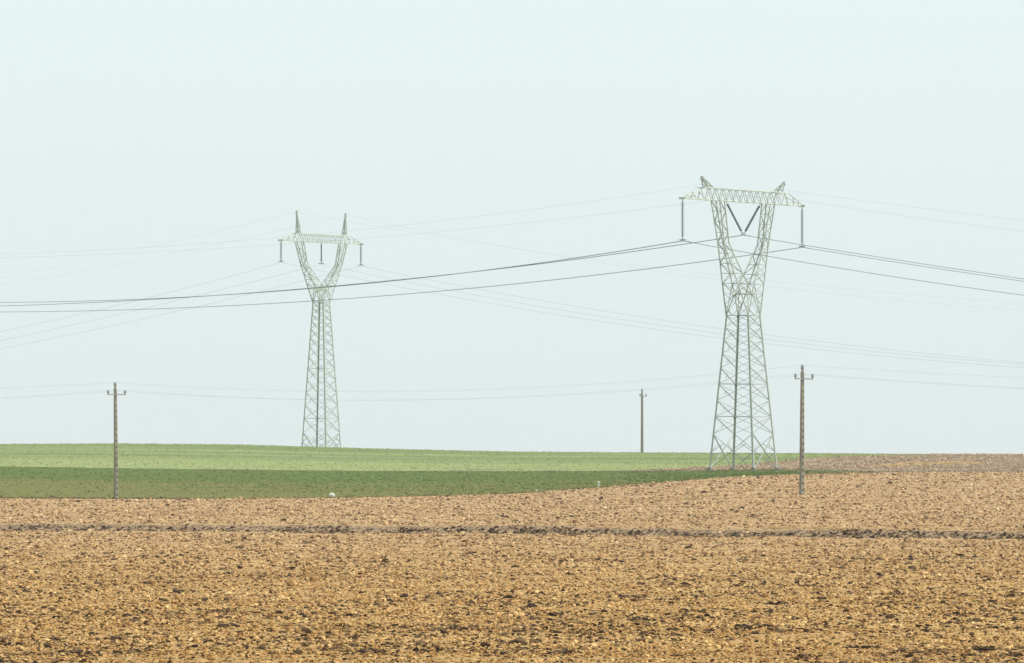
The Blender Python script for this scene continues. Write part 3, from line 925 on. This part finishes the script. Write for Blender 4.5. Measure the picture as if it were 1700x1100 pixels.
def span_wire(A, Bp, sag, label, ext_l, ext_r, rad=0.0045):
    """line over both poles: the span between them and a stretch of the spans on either side"""
    A, Bp = np.array(A), np.array(Bp)
    d = Bp - A; d[2] = 0; L = np.linalg.norm(d); d /= L
    pts = []
    for i in range(20, 0, -1):
        t = i * 2.6; pts.append(A - d * t + np.array((0, 0, ext_l[0] * t + ext_l[1] * t * t)))
    for i in range(41):
        t = i / 40; pts.append(A + (Bp - A) * t - np.array((0, 0, 4 * sag * t * (1 - t))))
    for i in range(1, 21):
        t = i * 2.6; pts.append(Bp + d * t + np.array((0, 0, ext_r[0] * t + ext_r[1] * t * t)))
    m = MB(); m.tube(pts, rad, 5)
    return tag(m.build('power_line', M_THIN), label, 'cable', 'wires of the concrete pole line')
span_wire(T1[2], T2[2], 1.25, 'upper wire strung between the tops of the two nearer concrete poles', (-.03, .0005), (-.056, .0003))
span_wire(T1[0], T2[0], 1.29, 'lower wire strung between the left crossarm ends of the nearer concrete poles', (-.045, .0006), (-.064, .0004))
span_wire(T1[1], T2[1], 1.29, 'lower wire strung between the right crossarm ends of the nearer concrete poles', (-.045, .0006), (-.064, .0004))

# ------------------------------------------------------------------ small pale things along the field edge
def boulder(px, Y, r, sq, label, seed):
    X = at_px(px, Y)
    me = lump('stone', seed, 2, 0.10, (r * sq[0], r * sq[1], r * sq[2]))
    o = link('stone', me, M_PALE)
    o.location = (X, Y, land1(X, Y) + r * sq[2] * 0.7)
    o.rotation_euler = (0, -0.35, seed)
    return tag(o, label, 'stone', 'pale stones at the field edge')
boulder(551, 594, 0.24, (1.2, 0.8, 0.85), 'pale stone lying in the green strip, left of centre, near the ploughed soil', 3)
boulder(891, 622, 0.11, (1.1, 0.8, 0.9), 'tiny white stone on the slanting field edge right of centre', 5)
Xm = at_px(994, 642)
mk = empty('marker_stone', (Xm, 642, land1(Xm, 642)))
tag(mk, 'short bluish white marker block standing at the end of the dark green strip', 'marker')
m = MB(); m.bar((0, 0, -0.2), (0, 0, 0.42), 0.30, 0.22, 0.25); m.build('post', M_PALE, mk)
m = MB(); m.bar((0, 0, 0.422), (0, 0, 0.50), 0.30, 0.26, 0.12); m.build('cap', M_PALE, mk)

# ------------------------------------------------------------------ haze
HZ = 0.00010
def haze_box(x0, x1, y0, y1, z0, z1):
    v = [(x, y, z) for x in (x0, x1) for y in (y0, y1) for z in (z0, z1)]
    f = [(0, 1, 3, 2), (4, 6, 7, 5), (0, 4, 5, 1), (2, 3, 7, 6), (0, 2, 6, 4), (1, 5, 7, 3)]
    me = bpy.data.meshes.new('haze'); me.from_pydata(v, [], f)
    m = bpy.data.materials.new('haze_air'); m.use_nodes = True
    t = m.node_tree; t.nodes.clear()
    o = t.nodes.new('ShaderNodeOutputMaterial'); pv = t.nodes.new('ShaderNodeVolumePrincipled')
    pv.inputs['Color'].default_value = (0.98, 1.0, 1.0, 1); pv.inputs['Density'].default_value = HZ
    t.links.new(pv.outputs[0], o.inputs['Volume'])
    return tag(link('haze', me, m), kind='stuff')
haze_box(-2650, 2650, -450, 3650, float(zg.min()) - 1.0, 38.0)
